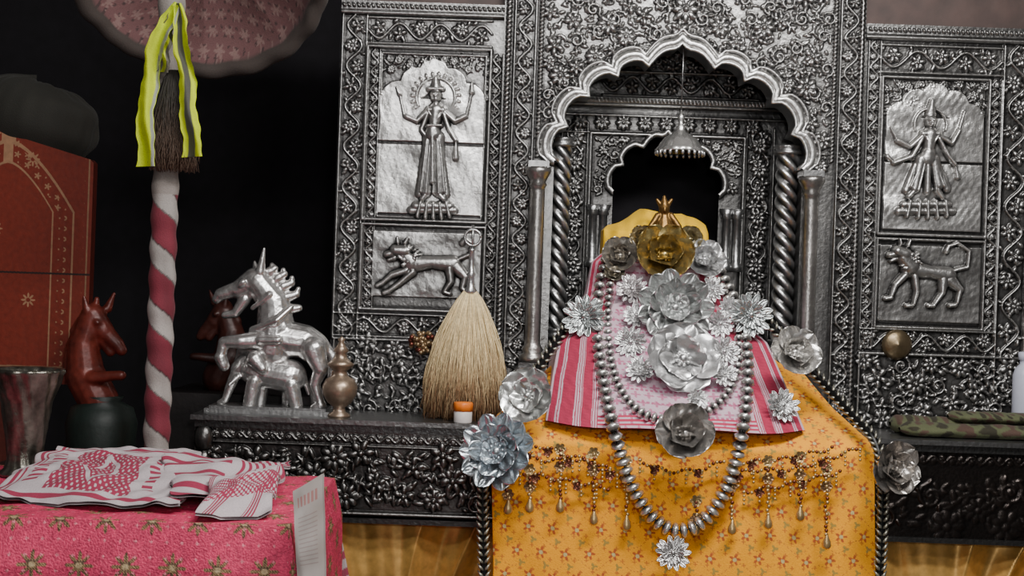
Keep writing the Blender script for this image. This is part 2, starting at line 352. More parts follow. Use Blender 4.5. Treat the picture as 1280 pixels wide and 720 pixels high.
for A in (668,1010):
    p=AB(A,208,-.10);k=K(-.1); b.box((p[0]-13*k,-.13,p[2]-.002),(p[0]+13*k,-.035,p[2]+.018),(.3,.3,.3)); 
    p=AB(A,533,-.1); b.box((p[0]-17*k,-.14,p[2]),(p[0]+17*k,-.035,p[2]+81*k),(.1,.1,.1))
b.obj('column_blocks',M_silver,False,parent=altar)
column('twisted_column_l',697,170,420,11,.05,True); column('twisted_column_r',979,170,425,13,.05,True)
# ---------- recessed panel
h=HF(672,1012,20,440,tone=.16)
ICX=828
inn=arch_outline(62,62,74,.34,(0,32,62),cx=ICX,sy=236)
h.hole=inside(h.X,h.Y,inn+[(ICX-62,237),(ICX+62,237)])|((h.Y>=235)&(abs(h.X-ICX)<66))
h.rect(672,1012,118,124,5,.35); h.rope(690,121,1000,121,3,7); h.stroke([(690,127),(1000,127)],2,5,.4); h.stroke([(690,140),(1000,140)],1.6,4)
h.vine(745,100,940,100,30,3.5,51); h.fill(lambda x,y:True,17,52,700,990,24,82,3.5,900)
h.vine(712,150,712,430,32,3.2,53); h.vine(944,150,944,430,34,3.2,54)
for i in range(9): h.flower(718+i*27,149,10,8,4.5)
for i in range(9): h.flower(712,172+i*30,11,8,4.5); h.flower(944,172+i*30,11,8,4.5)
h.rect(694,732,162,163,4); h.frame(732,924,163,430,2.4,4.5)
h.fill(lambda x,y: not inside(np.array([[x]]),np.array([[y]]),[(ICX+(a-ICX)*1.15,236+(b_-236)*1.15) for a,b_ in inn])[0,0],15,55,738,920,168,236,3,900)
h.stroke([(ICX+(a-ICX)*1.06,236+(b_-236)*1.06) for a,b_ in inn],4,5,.4)
h.build('recess_panel',.26,parent=altar,thick=.03,boxes=[(672,760,20,440),(898,1012,20,440),(672,1012,20,160)],gain=.13)
b=MB()
for A in (751,905,738,918):
    k=K(.24); p=AB(A,330,.24); r=5.5*k
    b.lathe(p,[(0,0),(1.6*r,0),(1.5*r,.02),(r,.03),(r*.9,.17),(1.3*r,.175),(1.1*r,.185),(1.8*r,.205),(0,.205)],(.3,.3,.3),20)
b.obj('niche_columns',M_silver,parent=altar)
b=MB()
p0=AB(672,533,.12);p1=AB(1010,30,.12)
b.box((p0[0]-.03,.08,p0[2]),(p0[0],.3,p1[2]+.1),(.05,.05,.05)); b.box((p1[0],.08,p0[2]),(p1[0]+.03,.3,p1[2]+.1),(.05,.05,.05)); b.box((p0[0],.08,p1[2]+.06),(p1[0],.3,p1[2]+.1),(.05,.05,.05))
b.obj('recess_sides',M_silver,False,parent=altar)
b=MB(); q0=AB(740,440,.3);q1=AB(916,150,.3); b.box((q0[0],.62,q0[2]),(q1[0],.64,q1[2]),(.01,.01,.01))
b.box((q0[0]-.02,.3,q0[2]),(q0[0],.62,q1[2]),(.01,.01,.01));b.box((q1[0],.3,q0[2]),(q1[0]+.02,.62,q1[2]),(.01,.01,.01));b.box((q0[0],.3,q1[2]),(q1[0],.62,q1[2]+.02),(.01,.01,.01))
b.obj('niche_interior',M_black,False,parent=altar)  # cavity shade is put into the black colour
# ---------- ledge
YL=-.30; ZL=ZC-(531-360)*K(YL)
h=HF(250,640,546,652,tone=.18); h.vine(250,555,640,555,12,2.5,61,rim=False); h.fill(lambda x,y:True,34,62,268,640,572,634,6,1500,75,2.0); h.stroke([(250,648),(640,648)],3,5); h.stroke([(250,564),(640,564)],1.5,3)
h.dome(262,560,12,18,0,12); h.dome(262,590,10,16,0,10)
h.build('ledge_front',YL,parent=altar,thick=.02,hi=(.46,.445,.43),gain=.09)
h=HF(1060,1420,543,655,tone=.10,res=1.2); h.vine(1060,556,1420,556,14,2,63,rim=False); h.fill(lambda x,y:True,40,64,1064,1416,580,640,2.5,900,110,2.2)
h.build('ledge_front_b',YL,parent=altar,thick=.02,hi=(.20,.15,.13),gain=.06)
b=MB(); l=AB(246,531,YL);r_=AB(1420,531,YL)
b.box((l[0],YL-.025,ZL-.014),(r_[0],.0,ZL),(.2,.2,.2)); b.box((l[0]+.01,YL-.012,ZL-.035),(r_[0],0,ZL-.014),(.08,.08,.08))
b.box((l[0]+.02,YL+.02,ZL-.30),(r_[0],.0,ZL-.035),(.04,.04,.04)); b.box((l[0]+.02,YL-.01,ZL-.30),(r_[0],0,ZL-.285),(.08,.08,.08))
b.box((l[0]+.02,YL+.14,0),(r_[0],.0,ZL-.28),(.02,.015,.015))
p=AB(415,533,0); b.box((p[0],.0,0),(AB(1296,533,0)[0],.06,p[2]+.01),(.03,.03,.03))
b.obj('ledge',M_silver,False,parent=altar)
b=MB(); p=AB(418,8,0);q=AB(620,-90,0); b.box((p[0],.01,p[2]+.001),(q[0],.1,q[2]),(1,1,1)); p=AB(1072,15,0);q=AB(1420,-90,0); b.box((p[0],.01,p[2]+.001),(q[0],.1,q[2]),(1,1,1))
b.obj('wooden_lintel',M_wood,False)
# ---------- room shell
def room(name,lo,hi,m): MB().box(lo,hi,(1,1,1)).obj(name,m,False)
room('floor',(-3.2,-6.2,-.05),(3.4,1.3,0),M_floor); room('ceiling',(-3.2,-6.2,3.3),(3.4,1.3,3.35),M_ceil)
room('wall_back',(-3.2,1.2,0),(3.4,1.3,3.3),M_black); room('wall_left',(-3.25,-6.2,0),(-3.2,1.3,3.3),M_wall)  # back wall coloured black to paint in the dark void at left
room('wall_right',(3.4,-6.2,0),(3.45,1.3,3.3),M_wall)
# ---------- gold satin curtain
U,V=np.meshgrid(np.linspace(0,1,1800),np.linspace(0,1,70))
x=l[0]+.03+(r_[0]-l[0]-.03)*U; z=(ZL-.30)*(1-V)+.005*V
sk=x+.25*V*np.sin(x*4+1)
fold=(1-2.6*abs(nz(sk*26,V*1.2,71,3,1.6)))*.03*(.7+V*.6)+.006*nz(sk*80,V*5,72,5,1)
yy=YL+.045-fold*.9+.02
yy=np.minimum(yy,YL+.12)
c=np.array([.62,.36,.10])*np.ones(x.shape+(3,))*(1+.2*nz(sk*30,V*6,73,5,1))[...,None]
MB().grid(np.stack([x,yy,z],-1),c).obj('gold_satin_curtain',M_sat)
# ---------- draped cloths
def loft(rows,nu,nv,yback,m=.85,wr=.006,seed=1,bow=.05,wf=30,zend=None):
    rw=[]
    for (a,c_,py,y) in rows:
        p=P(a,py,y);q=P(c_,py,y); rw.append(((p[0]+q[0])/2,(q[0]-p[0])/2,(p[2]+q[2])/2,y))
    if zend is not None: rw.append((rw[-1][0],rw[-1][1]*1.01,zend,rw[-1][3]-.01))
    rw=np.array(rw); s_=np.concatenate([[0],np.cumsum(np.hypot(np.diff(rw[:,2]),np.diff(rw[:,3])))]); tt=np.linspace(0,s_[-1],nv)
    R=np.stack([np.interp(tt,s_,rw[:,i]) for i in range(4)],1)
    ker=np.ones(7)/7
    for i in range(4): R[3:-3,i]=np.convolve(R[:,i],ker,'valid')
    t=np.linspace(-1,1,nu)[None]; cxx,hw,zz,yf=[R[:,i:i+1] for i in range(4)]
    sx=np.sign(t)*np.minimum(1,abs(t)/m); back=np.clip((abs(t)-m)/(1-m),0,1)
    X=cxx+hw*sx*(1+.0*back); Y=yf+bow*abs(sx)**3.+back*(yback-yf-bow)
    Y=Y+wr*nz(X*wf,zz*wf*.25,seed,7,1)*(1-back); Z=zz+0*X+wr*.5*nz(X*wf*.7,zz*9+yf*8,seed+4,5,1)
    S=tt[:,None]+0*X
    return np.stack([X,Y,Z],-1),sx+0*X,X-cxx,S
def flo(U,V,per,R,n,off=.5,jx=0):
    j=np.floor(V/per); u=U/per+off*(j%2)+jx; du=(u-np.floor(u)-.5)*per; dv=(V/per-j-.5)*per
    r=np.hypot(du,dv); a=np.arctan2(dv,du); return r/(R*(.68+.32*np.cos(n*a))), r/R
yel=np.array([1.0,.40,.0])
Vt,sx,xr,S=loft([(745,950,425,-.30),(690,1010,465,-.45),(655,1045,505,-.60),(618,1090,545,-.76),(613,1097,560,-.79),(616,1100,720,-.80)],760,620,-.32,m=.88,wr=.009,seed=4,bow=.03,zend=.02)
col=np.ones(Vt.shape)*yel*(1+.10*nz(xr*50,S*50,9,6,1))[...,None]
f,rr=flo(xr,S,.062,.016,5); col[f<1]=(.48,.10,.02); col[rr<.32]=(.60,.50,.2)
f,rr=flo(xr,S,.031,.0060,4,.5,.25); col[(f<1)]=(.60,.18,.02)
f,rr=flo(xr+.02,S+.03,.062,.010,3); col[f<1]=(.40,.26,.05)
tw=abs(np.sin(S*51+np.sin(xr*60)*.8))<.06; col[tw&(np.sin(xr*700)>0)]=(.5,.16,.03)
MB().grid(Vt,col).obj('yellow_altar_cloth',M_cloth)
Vt,sx,xr,S=loft([(762,888,312,-.20),(742,902,332,-.26),(735,912,372,-.36),(716,940,405,-.46),(700,966,428,-.54),(692,990,475,-.68),(683,1016,537,-.835)],620,460,-.12,m=.9,wr=.018,seed=14,bow=.09,wf=24)
red=np.array([.40,.025,.07]); wht=np.array([.60,.44,.51])
col=np.ones(Vt.shape)*wht*(1+.10*nz(xr*80,S*80,6,6,1))[...,None]; ax=abs(sx)
u_=ax+.01*nz(xr*20,S*20,7,5,1)
st=((u_>.66)&(u_<.74))|((u_>.80)&(u_<.90))|((u_>.94)&(u_<.98))|((u_>.60)&(u_<.985)&(np.sin(u_*330)>.35)); st&=(ax>.58)
col[st]=red*(1+.25*nz(xr*200,S*300,8,6,1))[st][:,None]
f,rr=flo(xr,S,.034,.014,4); mk=(f<1)&(ax<.56)&(np.sin(xr*1100)*np.sin(S*1100)>-.5); col[mk]=np.array([.47,.12,.23])
mk=(np.sin(S*120)>.86)&(ax<.56)&(np.sin(xr*500)>-.4); col[mk]=np.array([.45,.13,.23])
mk=(S>S.max()-.05)&(np.sin(S*420)>0)&(ax<.62); col[mk]=red*1.2
MB().grid(Vt,col).obj('gamosa_shawl',M_cloth)
idol=empty('deity_idol')
Vt,sx,xr,S=loft([(802,854,264,-.11),(790,868,272,-.12),(762,885,281,-.14),(756,888,290,-.17),(755,889,325,-.20)],260,160,.02,m=.8,wr=.03,seed=27,bow=.06,wf=95)
MB().grid(Vt,np.ones(Vt.shape)*[.85,.50,.0]*(1+.15*nz(xr*160,S*60,28,5,1))[...,None]).obj('yellow_headcloth',M_cloth,parent=idol)
blob('gilded_face',[(830,270,0,830,290,0,9,15),(830,260,-.01,830,263,-.01,7,6.5),(830,246,-.01,830,255,-.01,2,5.5),(821,250,-.01,826,257,-.01,2,3.2),(839,250,-.01,834,257,-.01,2,3.2),(822,270,-.01,812,284,-.02,4.5,3.4),(838,270,-.01,848,284,-.02,4.5,3.4),(830,261,-.025,830,264,-.025,1.8,2.2),(812,284,-.02,822,290,-.03,3.4,3),(848,284,-.02,838,290,-.03,3.4,3)],-.21,M_gidol,.002,1,parent=idol)
b=MB(); c_=P(823,330,-.13); b.lathe([c_[0],-.18,ZL],[(.0,0),(.12,0),(.12,.2),(.08,.42),(.04,.48),(0,.49)],(.05,.05,.05),40); b.obj('stone_body',M_silver,parent=idol)
def SY_(px,py):
    y=np.interp(py,[300,332,370,405,428,475,537,560,720],[-.20,-.26,-.36,-.46,-.54,-.68,-.835,-.80,-.81])
    c_=np.interp(py,[330,720],[823,857]); hw=np.interp(py,[330,405,475,537,560,720],[80,108,148,166,240,240]); bow=.09 if py<540 else .03
    return y+bow*min(1.0,abs(px-c_)/hw)**3
# ---------- silver flowers
def blossom(mb,c,R,face,layers,col,ctr=.16,seed=0):
    rr=np.random.RandomState(seed); n=Vector(face).normalized(); q=np.array(Vector((0,0,1)).rotation_difference(n).to_matrix())
    for li,(N,rl,w,e0,e1) in enumerate(layers):
        for i in range(N):
            a=(i+.5*li)*2*math.pi/N+rr.uniform(-.1,.1); U,V=np.meshgrid(np.linspace(0,1,14),np.linspace(-1,1,11),indexing='ij')
            de=rr.uniform(-8,10); e=math.radians(e0+de)+(math.radians(e1-e0))*U; rad=R*rl*np.cumsum(np.cos(e),0)/14; hh=R*rl*np.cumsum(np.sin(e),0)/14
            wd=R*w*np.sqrt(np.clip(np.sin(np.pi*np.clip(U*.80+.08,0,1)),0,1))*(1-np.clip((U-.85)/.15,0,1)**2*.75)
            tg=V*wd; hh=hh+R*.20*w*V**2+R*.035*np.cos(V*9)*U+R*rr.uniform(-.04,.04)+R*.02*np.sin(U*9+V*4+i)
            X=rad*math.cos(a)-tg*math.sin(a);Y=rad*math.sin(a)+tg*math.cos(a)
            L_=np.stack([X,Y,hh+.02*R*li],-1)@q.T+c
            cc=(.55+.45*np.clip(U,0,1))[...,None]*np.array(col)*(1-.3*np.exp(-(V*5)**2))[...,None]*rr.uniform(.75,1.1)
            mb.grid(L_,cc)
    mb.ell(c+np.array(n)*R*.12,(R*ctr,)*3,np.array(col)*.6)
    for i in range(9):
        a=i*.7; d=np.array([math.cos(a),math.sin(a),0])*R*ctr*1.1; mb.ell(c+(np.append(d[:2],R*.14))@q.T,(R*.05,)*3,np.array(col)*.8,8,n=5)
CUP=[(6,.98,.46,8,36),(5,.72,.42,25,70),(4,.4,.3,50,80)]; DAISY=[(14,1.0,.17,4,10),(12,.68,.14,12,24)]; DISC=[(5,1.0,.62,3,20),(4,.62,.5,12,34)]
RUF=[(11,1.0,.28,0,22),(10,.76,.26,10,40),(7,.5,.22,24,60)]
sil=(.88,.88,.88)
fl=[(830,320,40,CUP,(.60,.46,.18),-.07),(775,320,25,CUP,(.60,.56,.50),-.03),(880,326,27,CUP,sil,-.03),(843,386,48,RUF,(.74,.76,.75),-.03),(853,450,44,DISC,(.95,.95,.95),-.05),(730,396,27,DAISY,(.66,.70,.70),-.47),(938,394,27,DAISY,(.66,.70,.70),-.48),
 (856,543,39,CUP,(.62,.59,.56),-.05),(660,495,34,DISC,(.92,.93,.91),-.78),(992,442,34,CUP,(.85,.83,.8),-.70),(622,565,47,RUF,(.72,.79,.84),-.86),(1114,585,37,CUP,(.66,.62,.58),-.86),(978,507,21,DAISY,sil,-.02),(841,692,22,DAISY,(.75,.73,.72),-.03),
 (788,428,20,DAISY,sil,-.01),(905,440,19,DAISY,sil,-.03),(790,362,20,DAISY,(.8,.76,.77),-.01),(800,462,18,DAISY,sil,-.01),(905,468,16,DAISY,sil,-.03),(890,362,16,DAISY,sil,-.01),(795,395,16,DAISY,sil,-.01),(900,405,17,DAISY,sil,-.02),(768,343,14,CUP,(.6,.55,.45),0),(803,298,17,CUP,(.50,.40,.22),-.04),(862,299,17,CUP,(.55,.48,.3),-.04),(912,385,14,DAISY,sil,-.02),(872,500,14,DAISY,sil,-.02)]
b=MB()
for i,(px,py,R,ly,cc,dy) in enumerate(fl):
    y=dy if dy<-.4 else SY_(px,py)-.035+dy; fx=(px-850)/700
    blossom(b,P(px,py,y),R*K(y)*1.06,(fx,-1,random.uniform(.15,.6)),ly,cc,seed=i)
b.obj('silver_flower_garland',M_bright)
# ---------- bead garlands
def spl(pts,n):
    p=np.array(pts,float); d=np.concatenate([[0],np.cumsum(np.hypot(*np.diff(p,axis=0).T))]); 
    t=np.linspace(0,d[-1],n); return np.stack([np.interp(t,d,p[:,0]),np.interp(t,d,p[:,1])],1)
def smoothpath(pts,it=3):
    p=[tuple(q) for q in pts]
    for _ in range(it):
        o=[p[0]]
        for a,c in zip(p[:-1],p[1:]): o+= [(.75*a[0]+.25*c[0],.75*a[1]+.25*c[1]),(.25*a[0]+.75*c[0],.25*a[1]+.75*c[1])]
        p=o+[p[-1]]
    return p
def mala(name,pts,spx,r0,r1,dy):
    pts=smoothpath(pts); L_=sum(math.hypot(a[0]-c[0],a[1]-c[1]) for a,c in zip(pts[:-1],pts[1:])); n=int(L_/spx); q=spl(pts,n); b=MB()
    W=np.array([P(a,c,SY_(a,c)+dy) for a,c in q]); 
    for i in range(n):
        t=math.sin(math.pi*i/(n-1)); r=(r0+(r1-r0)*t)*K(W[i][1]); tg=W[min(n-1,i+1)]-W[max(0,i-1)]; tg/=np.linalg.norm(tg)
        hgt=spx*.5*K(W[i][1])
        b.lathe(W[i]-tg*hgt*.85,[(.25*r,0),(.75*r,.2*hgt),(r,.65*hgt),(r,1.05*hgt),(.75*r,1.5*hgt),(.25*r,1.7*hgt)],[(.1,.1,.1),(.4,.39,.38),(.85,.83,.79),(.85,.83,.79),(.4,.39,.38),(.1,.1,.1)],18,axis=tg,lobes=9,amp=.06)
    b.tube(W,.0018,(.05,.05,.05)); return b.obj(name,M_bead)
mala('silver_bead_mala',[(757,325),(748,360),(746,430),(760,510),(778,580),(800,630),(830,662),(862,665),(893,640),(918,590),(932,520),(936,450),(926,390),(904,345),(896,330)],11,6.5,9.8,-.03)
mala('silver_bead_mala',[(766,330),(758,400),(765,470),(790,512),(830,528),(880,520),(915,490),(926,440),(918,390),(898,350)],8.5,4.8,6.8,-.02)
def braid(mb,pts,w,yf):
    pts=smoothpath(pts); L_=sum(math.hypot(a[0]-c[0],a[1]-c[1]) for a,c in zip(pts[:-1],pts[1:])); n=int(L_/8.5); q=spl(pts,n)
    W=np.array([P(a,c,yf(a,c)) for a,c in q]); mb.tube(W,w*.32*K(-.7),(.015,.015,.015))
    for i in range(n):
        tg=W[min(n-1,i+1)]-W[max(0,i-1)]; tg/=np.linalg.norm(tg); sd=np.cross(tg,[0,1,0]); sd/=np.linalg.norm(sd); k=K(W[i][1])*w
        for s_ in (-1,1):
            d=sd*s_*.8+tg*-1; d/=np.linalg.norm(d); p0=W[i]+np.array([0,-.006,0])
            mb.tube([p0,p0+d*k*.4+[0,-.008,0],p0+d*k*.8],[.05*k,.14*k,.04*k],(.34,.33,.27),6)
b=MB()
braid(b,[(718,392),(690,435),(655,485),(618,540),(604,575),(603,640),(606,740)],16,lambda a,c:np.interp(c,[392,435,485,545,575],[-.40,-.50,-.62,-.80,-.82]))
braid(b,[(958,400),(985,430),(1030,480),(1070,525),(1097,552),(1103,600),(1102,660),(1098,740)],16,lambda a,c:np.interp(c,[392,480,545,575],[-.42,-.60,-.80,-.83]))
b.obj('braided_garland',M_brass)
# ---------- gold pendant necklace on the yellow cloth
b=MB(); g1=(.55,.38,.17); g2=(.22,.07,.04); drops=[(635,642,610),(662,640,600),(700,640,575),(742,655,580),(783,662,590),(915,667,600),(960,660,590),(1000,650,585),(1033,685,600),(870,668,640)]
rs=random.Random(3)
for px,py,p0 in drops:
    for yy in range(p0-12,py-16,5):
        y=-.83; b.ell(P(px+rs.uniform(-1.5,1.5),yy,y),(2.5*K(y),)*3,g1 if rs.random()<.7 else g2,8,n=6)
    p=P(px,py,-.83);k=K(-.83); b.lathe(p,[(0,-2*k),(4.4*k,0),(5.8*k,3*k),(5.2*k,8*k),(2.8*k,13*k),(1.6*k,18*k),(0,20*k)],g1,14)
    for q_ in (p0-14,p0+8):
        blossom(b,P(px,q_,-.83),8*k,(0,-1,0),[(6,1,.35,0,20)],g1 if q_<p0 else (.35,.2,.1),seed=px)
for seq in ([(640,560),(680,578),(720,572),(760,590),(790,600)],[(905,600),(940,585),(985,590),(1030,575),(1075,560)],[(650,590),(700,600),(760,610)],[(930,615),(990,605),(1050,590)],[(800,575),(830,590),(880,588),(905,575)],[(665,555),(700,566),(750,580),(785,600)],[(920,578),(980,575),(1040,560)]):
    q=spl(smoothpath(seq),int(abs(seq[-1][0]-seq[0][0])/4.5))
    for i,(x_,y_) in enumerate(q):
        b.ell(P(x_,y_+2.5*math.sin(i*.9),-.828),(2.4*K(-.8),)*3,g2 if i%2 else g1,8,n=6)
        if i%4==0:
            for m_ in range(1,4): b.ell(P(x_,y_+5*m_,-.828),(1.9*K(-.8),)*3,g1,8,n=5)
        if i%11==4: blossom(b,P(x_,y_+4,-.83),6.5*K(-.8),(0,-1,0),[(5,1,.4,0,20)],g2,seed=i)
b.obj('gold_pendant_necklace',M_brass)
# ---------- hanging chhatra
b=MB(); y=-.02;k=K(y); p=P(850,190,y)
prof=[(30,0),(31,2),(27,6),(25,10),(20,17),(12,22),(7,25),(5,28),(6,31),(3,34),(3,40),(4.5,43),(2,47),(1,52),(0,52)]
b.lathe(p,[(a*k,c*k) for a,c in prof],(.75,.74,.72),48,lobes=16,amp=.03)
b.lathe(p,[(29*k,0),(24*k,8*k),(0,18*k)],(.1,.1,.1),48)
for i in range(24):
    a=i*2*math.pi/24; c_=p+[30*k*math.cos(a),30*k*math.sin(a),-2*k]; b.ell(c_,(2.2*k,2.2*k,3.6*k),(.6,.6,.6),8,n=6)
b.tube([p+[0,0,50*k],p+[0,0,150*k]],.8*k,(.3,.3,.3))
b.obj('silver_parasol_bell',M_bright)
# ---------- silver horse + elephant
horse=empty('silver_horse_statue'); yh=-.16
H=[(318,350,0,298,362,0,15,11),(300,360,0,276,368,0,10,8),(276,368,0,271,374,0,7.5,6),(306,374,0,294,392,0,8,5.5),(294,392,0,281,394,0,5.5,4.5),
 (327,340,-.02,332,311,-.025,6,1.8),(319,342,.025,316,327,.03,6,1.8),(306,353,-.03,303,356,-.03,4.5,3.4),
 (322,352,0,342,378,0,16,19),(342,378,0,345,412,0,19,24),(345,412,0,342,434,0,24,24),
 (336,340,0,343,336,0,6,5),(346,348,0,355,343,0,6.5,5),(354,358,0,364,354,0,7,5),(360,371,0,370,368,0,7,5),(363,386,0,373,385,0,6.5,5),(343,336,0,340,331,0,4,3),(355,343,0,354,337,0,4,3),(364,354,0,365,347,0,4,3),(370,368,0,373,361,0,4,3),
 (345,422,0,380,426,0,24,20),(380,426,0,391,434,0,20,20),
 (394,436,-.035,403,460,-.04,15,10),(403,460,-.04,396,480,-.04,9,6.5),(396,480,-.04,403,503,-.04,6.5,5.5),(403,505,-.04,396,508,-.04,7,6),
 (390,440,.035,398,464,.04,14,9),(398,464,.04,388,482,.04,8,6),(388,482,.04,392,505,.04,6,6),
 (405,428,0,416,446,0,5.5,5.5),(416,446,0,412,482,0,5.5,3.5),
 (330,424,-.035,304,426,-.05,12,9),(304,426,-.05,284,427,-.05,9,7),(284,427,-.05,280,446,-.05,7,6.5),(280,446,-.05,284,456,-.05,8,7),
 (326,436,.03,300,440,.04,11,8),(300,440,.04,290,470,.04,7,6),
 (318,412,-.035,350,400,-.06,4.5,4.5),(350,400,-.06,366,384,-.035,4.5,3.5),(318,385,-.03,340,368,-.045,3,3),(330,424,-.06,352,424,-.065,5,5)]
blob('horse',H,yh,M_hsil,.0032,1,parent=horse,gr=1.03)
E=[(318,462,0,362,470,0,19,21),(306,456,0,300,462,0,13,12),(296,466,-.01,288,484,-.01,7.5,6),(288,484,-.01,282,500,-.01,6,4.5),(282,500,-.01,275,503,-.01,4.5,3.5),
 (322,448,-.045,332,460,-.055,11,6),(320,476,-.03,314,505,-.03,9.5,8.5),(326,478,.03,322,505,.03,9,8),(366,480,-.03,372,505,-.03,10,8.5),(360,480,.03,358,505,.03,10,8),(300,470,-.03,290,480,-.045,3.5,2),(380,472,0,386,492,0,4,2.5)]
blob('elephant',E,yh,M_hsil,.0032,1,parent=horse,gr=1.03)
b=MB(); p=P(262,500,yh);q=P(416,500,yh); b.box((p[0],yh-.075,ZL),(q[0],yh+.075,ZL+.012),(.4,.4,.4)); b.box((p[0]+.012,yh-.065,ZL+.012),(q[0]-.012,yh+.065,ZL+.02),(.3,.3,.3)); b.obj('plinth',M_silver,False,parent=horse)
def lacquer_horse(name,ox,oy,sc,flip,y,m,cx=130,cy=400):
    L0=[(116,392,0,130,412,0,15,13),(130,412,0,146,428,0,12,9),(146,428,0,152,436,0,9,7),(126,420,0,138,438,0,8,6),(112,388,-.02,108,368,-.025,6,1.8),(132,384,.02,140,364,.025,6,1.8),(120,380,0,121,372,0,5,3.5),
     (114,398,0,104,430,0,16,18),(104,430,0,108,470,0,19,24),(108,470,0,124,500,0,25,25),(102,398,0,94,412,0,6,7),(96,414,0,88,434,0,7,7),(88,436,0,84,460,0,7,6),(124,400,-.03,126,401,-.03,3.5,3.5),(120,470,-.04,150,466,-.05,9,6),(150,466,-.05,158,466,-.05,6,6)]
    o=[]
    for c in L0:
        f=lambda x_,y_:(ox+sc*(x_-cx)*flip,oy+sc*(y_-cy)); a=f(c[0],c[1]);d=f(c[3],c[4]); o.append((a[0],a[1],c[2],d[0],d[1],c[5],c[6]*sc,c[7]*sc))
    return blob(name,o,y,m,.0045,1)
lacquer_horse('red_horse_statue',130,402,1,1,-.40,M_hred)
lacquer_horse('brown_horse_statue',268,392,.8,-1,.2,M_hbrn)
b=MB();p=P(126,560,-.40);k=K(-.40); b.lathe([p[0],p[1],ZL-.14],[(0,0),(40*k,0),(44*k,10*k),(42*k,30*k),(44*k,50*k),(38*k,70*k),(22*k,78*k),(26*k,84*k),(0,86*k)],(.006,.013,.010),36); b.obj('green_glazed_pot',M_paint)
b=MB(); b.box((-1.42,-.52,0),(-.97,-.32,ZL-.14),(.02,.012,.01)); b.box((-1.1,.07,0),(-.62,.5,ZL+.03),(.008,.005,.005)); b.obj('wooden_pedestal',M_paint,False)
# ---------- brass vase, jar, bead bunch, whisk
def vase(name,px,y,prof,col,m,zb=ZL,lobes=0,amp=0):
    k=K(y); p=P(px,510,y); b=MB(); b.lathe([p[0],y,zb],[(a*k,c*k) for a,c in prof],col,40,lobes=lobes,amp=amp); return b.obj(name,m)
vase('brass_water_pot',424,-.24,[(0,0),(14,0),(14,3),(8,7),(7,12),(15,18),(21,28),(22,38),(18,47),(9,52),(8,58),(15,63),(17,66),(12,70),(8,74),(7,80),(10,83),(6,88),(3,94),(5,97),(0,101)],(.36,.27,.20),M_brass)
b=MB(); y=-.29;k=K(y);p=P(579,510,y); b.lathe([p[0],y,ZL],[(0,0),(10.5*k,0),(11.5*k,1.5*k),(11.5*k,14*k),(10*k,16*k)],(.75,.72,.70),28); b.lathe([p[0],y,ZL+15*k],[(10*k,0),(12*k,0),(12*k,9*k),(11*k,11*k),(0,11.5*k)],(.9,.22,.02),28,lobes=20,amp=.02); b.obj('orange_lid_jar',M_plastic)
b=MB(); rs=random.Random(9)
for i in range(90):
    a=rs.uniform(0,6.28);r=rs.uniform(0,16); b.ell(P(528+r*math.cos(a),428+r*.8*math.sin(a),-.025-rs.uniform(0,.02)),(3.2*K(0),)*3,(.36,.25,.14) if rs.random()<.75 else (.20,.06,.04),8,n=6)
b.obj('gold_bead_bunch',M_brass)
def whisk(top,botc,y,rtop,rbot,n,c0,c1,seed,ex=.75,fz=.006,mid=(.15,.45)):
    rs=np.random.RandomState(seed); b=MB(); T=P(*top,y);B_=P(*botc,y);k=K(y)
    for i in range(n):
        a=rs.uniform(0,6.283); q=math.sqrt(rs.uniform(.1,1.1)); ts=np.linspace(0,1,10); ln=rs.uniform(.74,1.03)
        rad=(rtop+(rbot-rtop)*np.sin(ts*1.45)**ex)*k*q
        f1,f2=rs.uniform(3,14,2); wv=fz*np.sin(ts*f1+rs.uniform(0,6))*ts; w2=fz*np.sin(ts*f2+rs.uniform(0,6))*ts
        pts=np.stack([T[0]+(B_[0]-T[0])*ts+rad*math.cos(a)+wv,T[1]+rad*math.sin(a)*.6+w2,T[2]+(B_[2]-T[2])*ts*ln],1)
        s_=rs.uniform(.75,1.2); g=np.clip((ts*ln-rs.uniform(*mid))*1.7,0,1)[:,None]
        col=(np.array(c0)*(1-g)+np.array(c1)*g)*s_
        col=np.vstack([col[:1],col,col[-1:]])[:,None,:]*np.ones((1,4,1))
        b.tube(pts,np.linspace(.0019,.0007,10),col,4)
    return b
wk=empty('yak_tail_whisk')
whisk((588,362),(579,521),-.17,6,50,3000,(.80,.64,.36),(.24,.11,.05),3,.8,.007,(.25,.6)).obj('hair',M_hair,parent=wk)
b=MB(); y=-.17;k=K(y)
b.lathe(P(588,368,y),[(0,0),(7*k,0),(8*k,5*k),(5*k,10*k),(4*k,22*k),(6*k,25*k),(3.5*k,28*k),(3*k,54*k),(5*k,56*k),(0,58*k)],(.55,.55,.55),24)
c_=P(591,297,y); b.tube([c_+[10*k*math.cos(a),0,10*k*math.sin(a)] for a in np.linspace(0,6.283,24)],1.8*k,(.45,.45,.45)); b.tube([c_+[0,0,-14*k],c_+[0,0,16*k]],1.8*k,(.45,.45,.45))
b.obj('handle',M_bright,parent=wk)
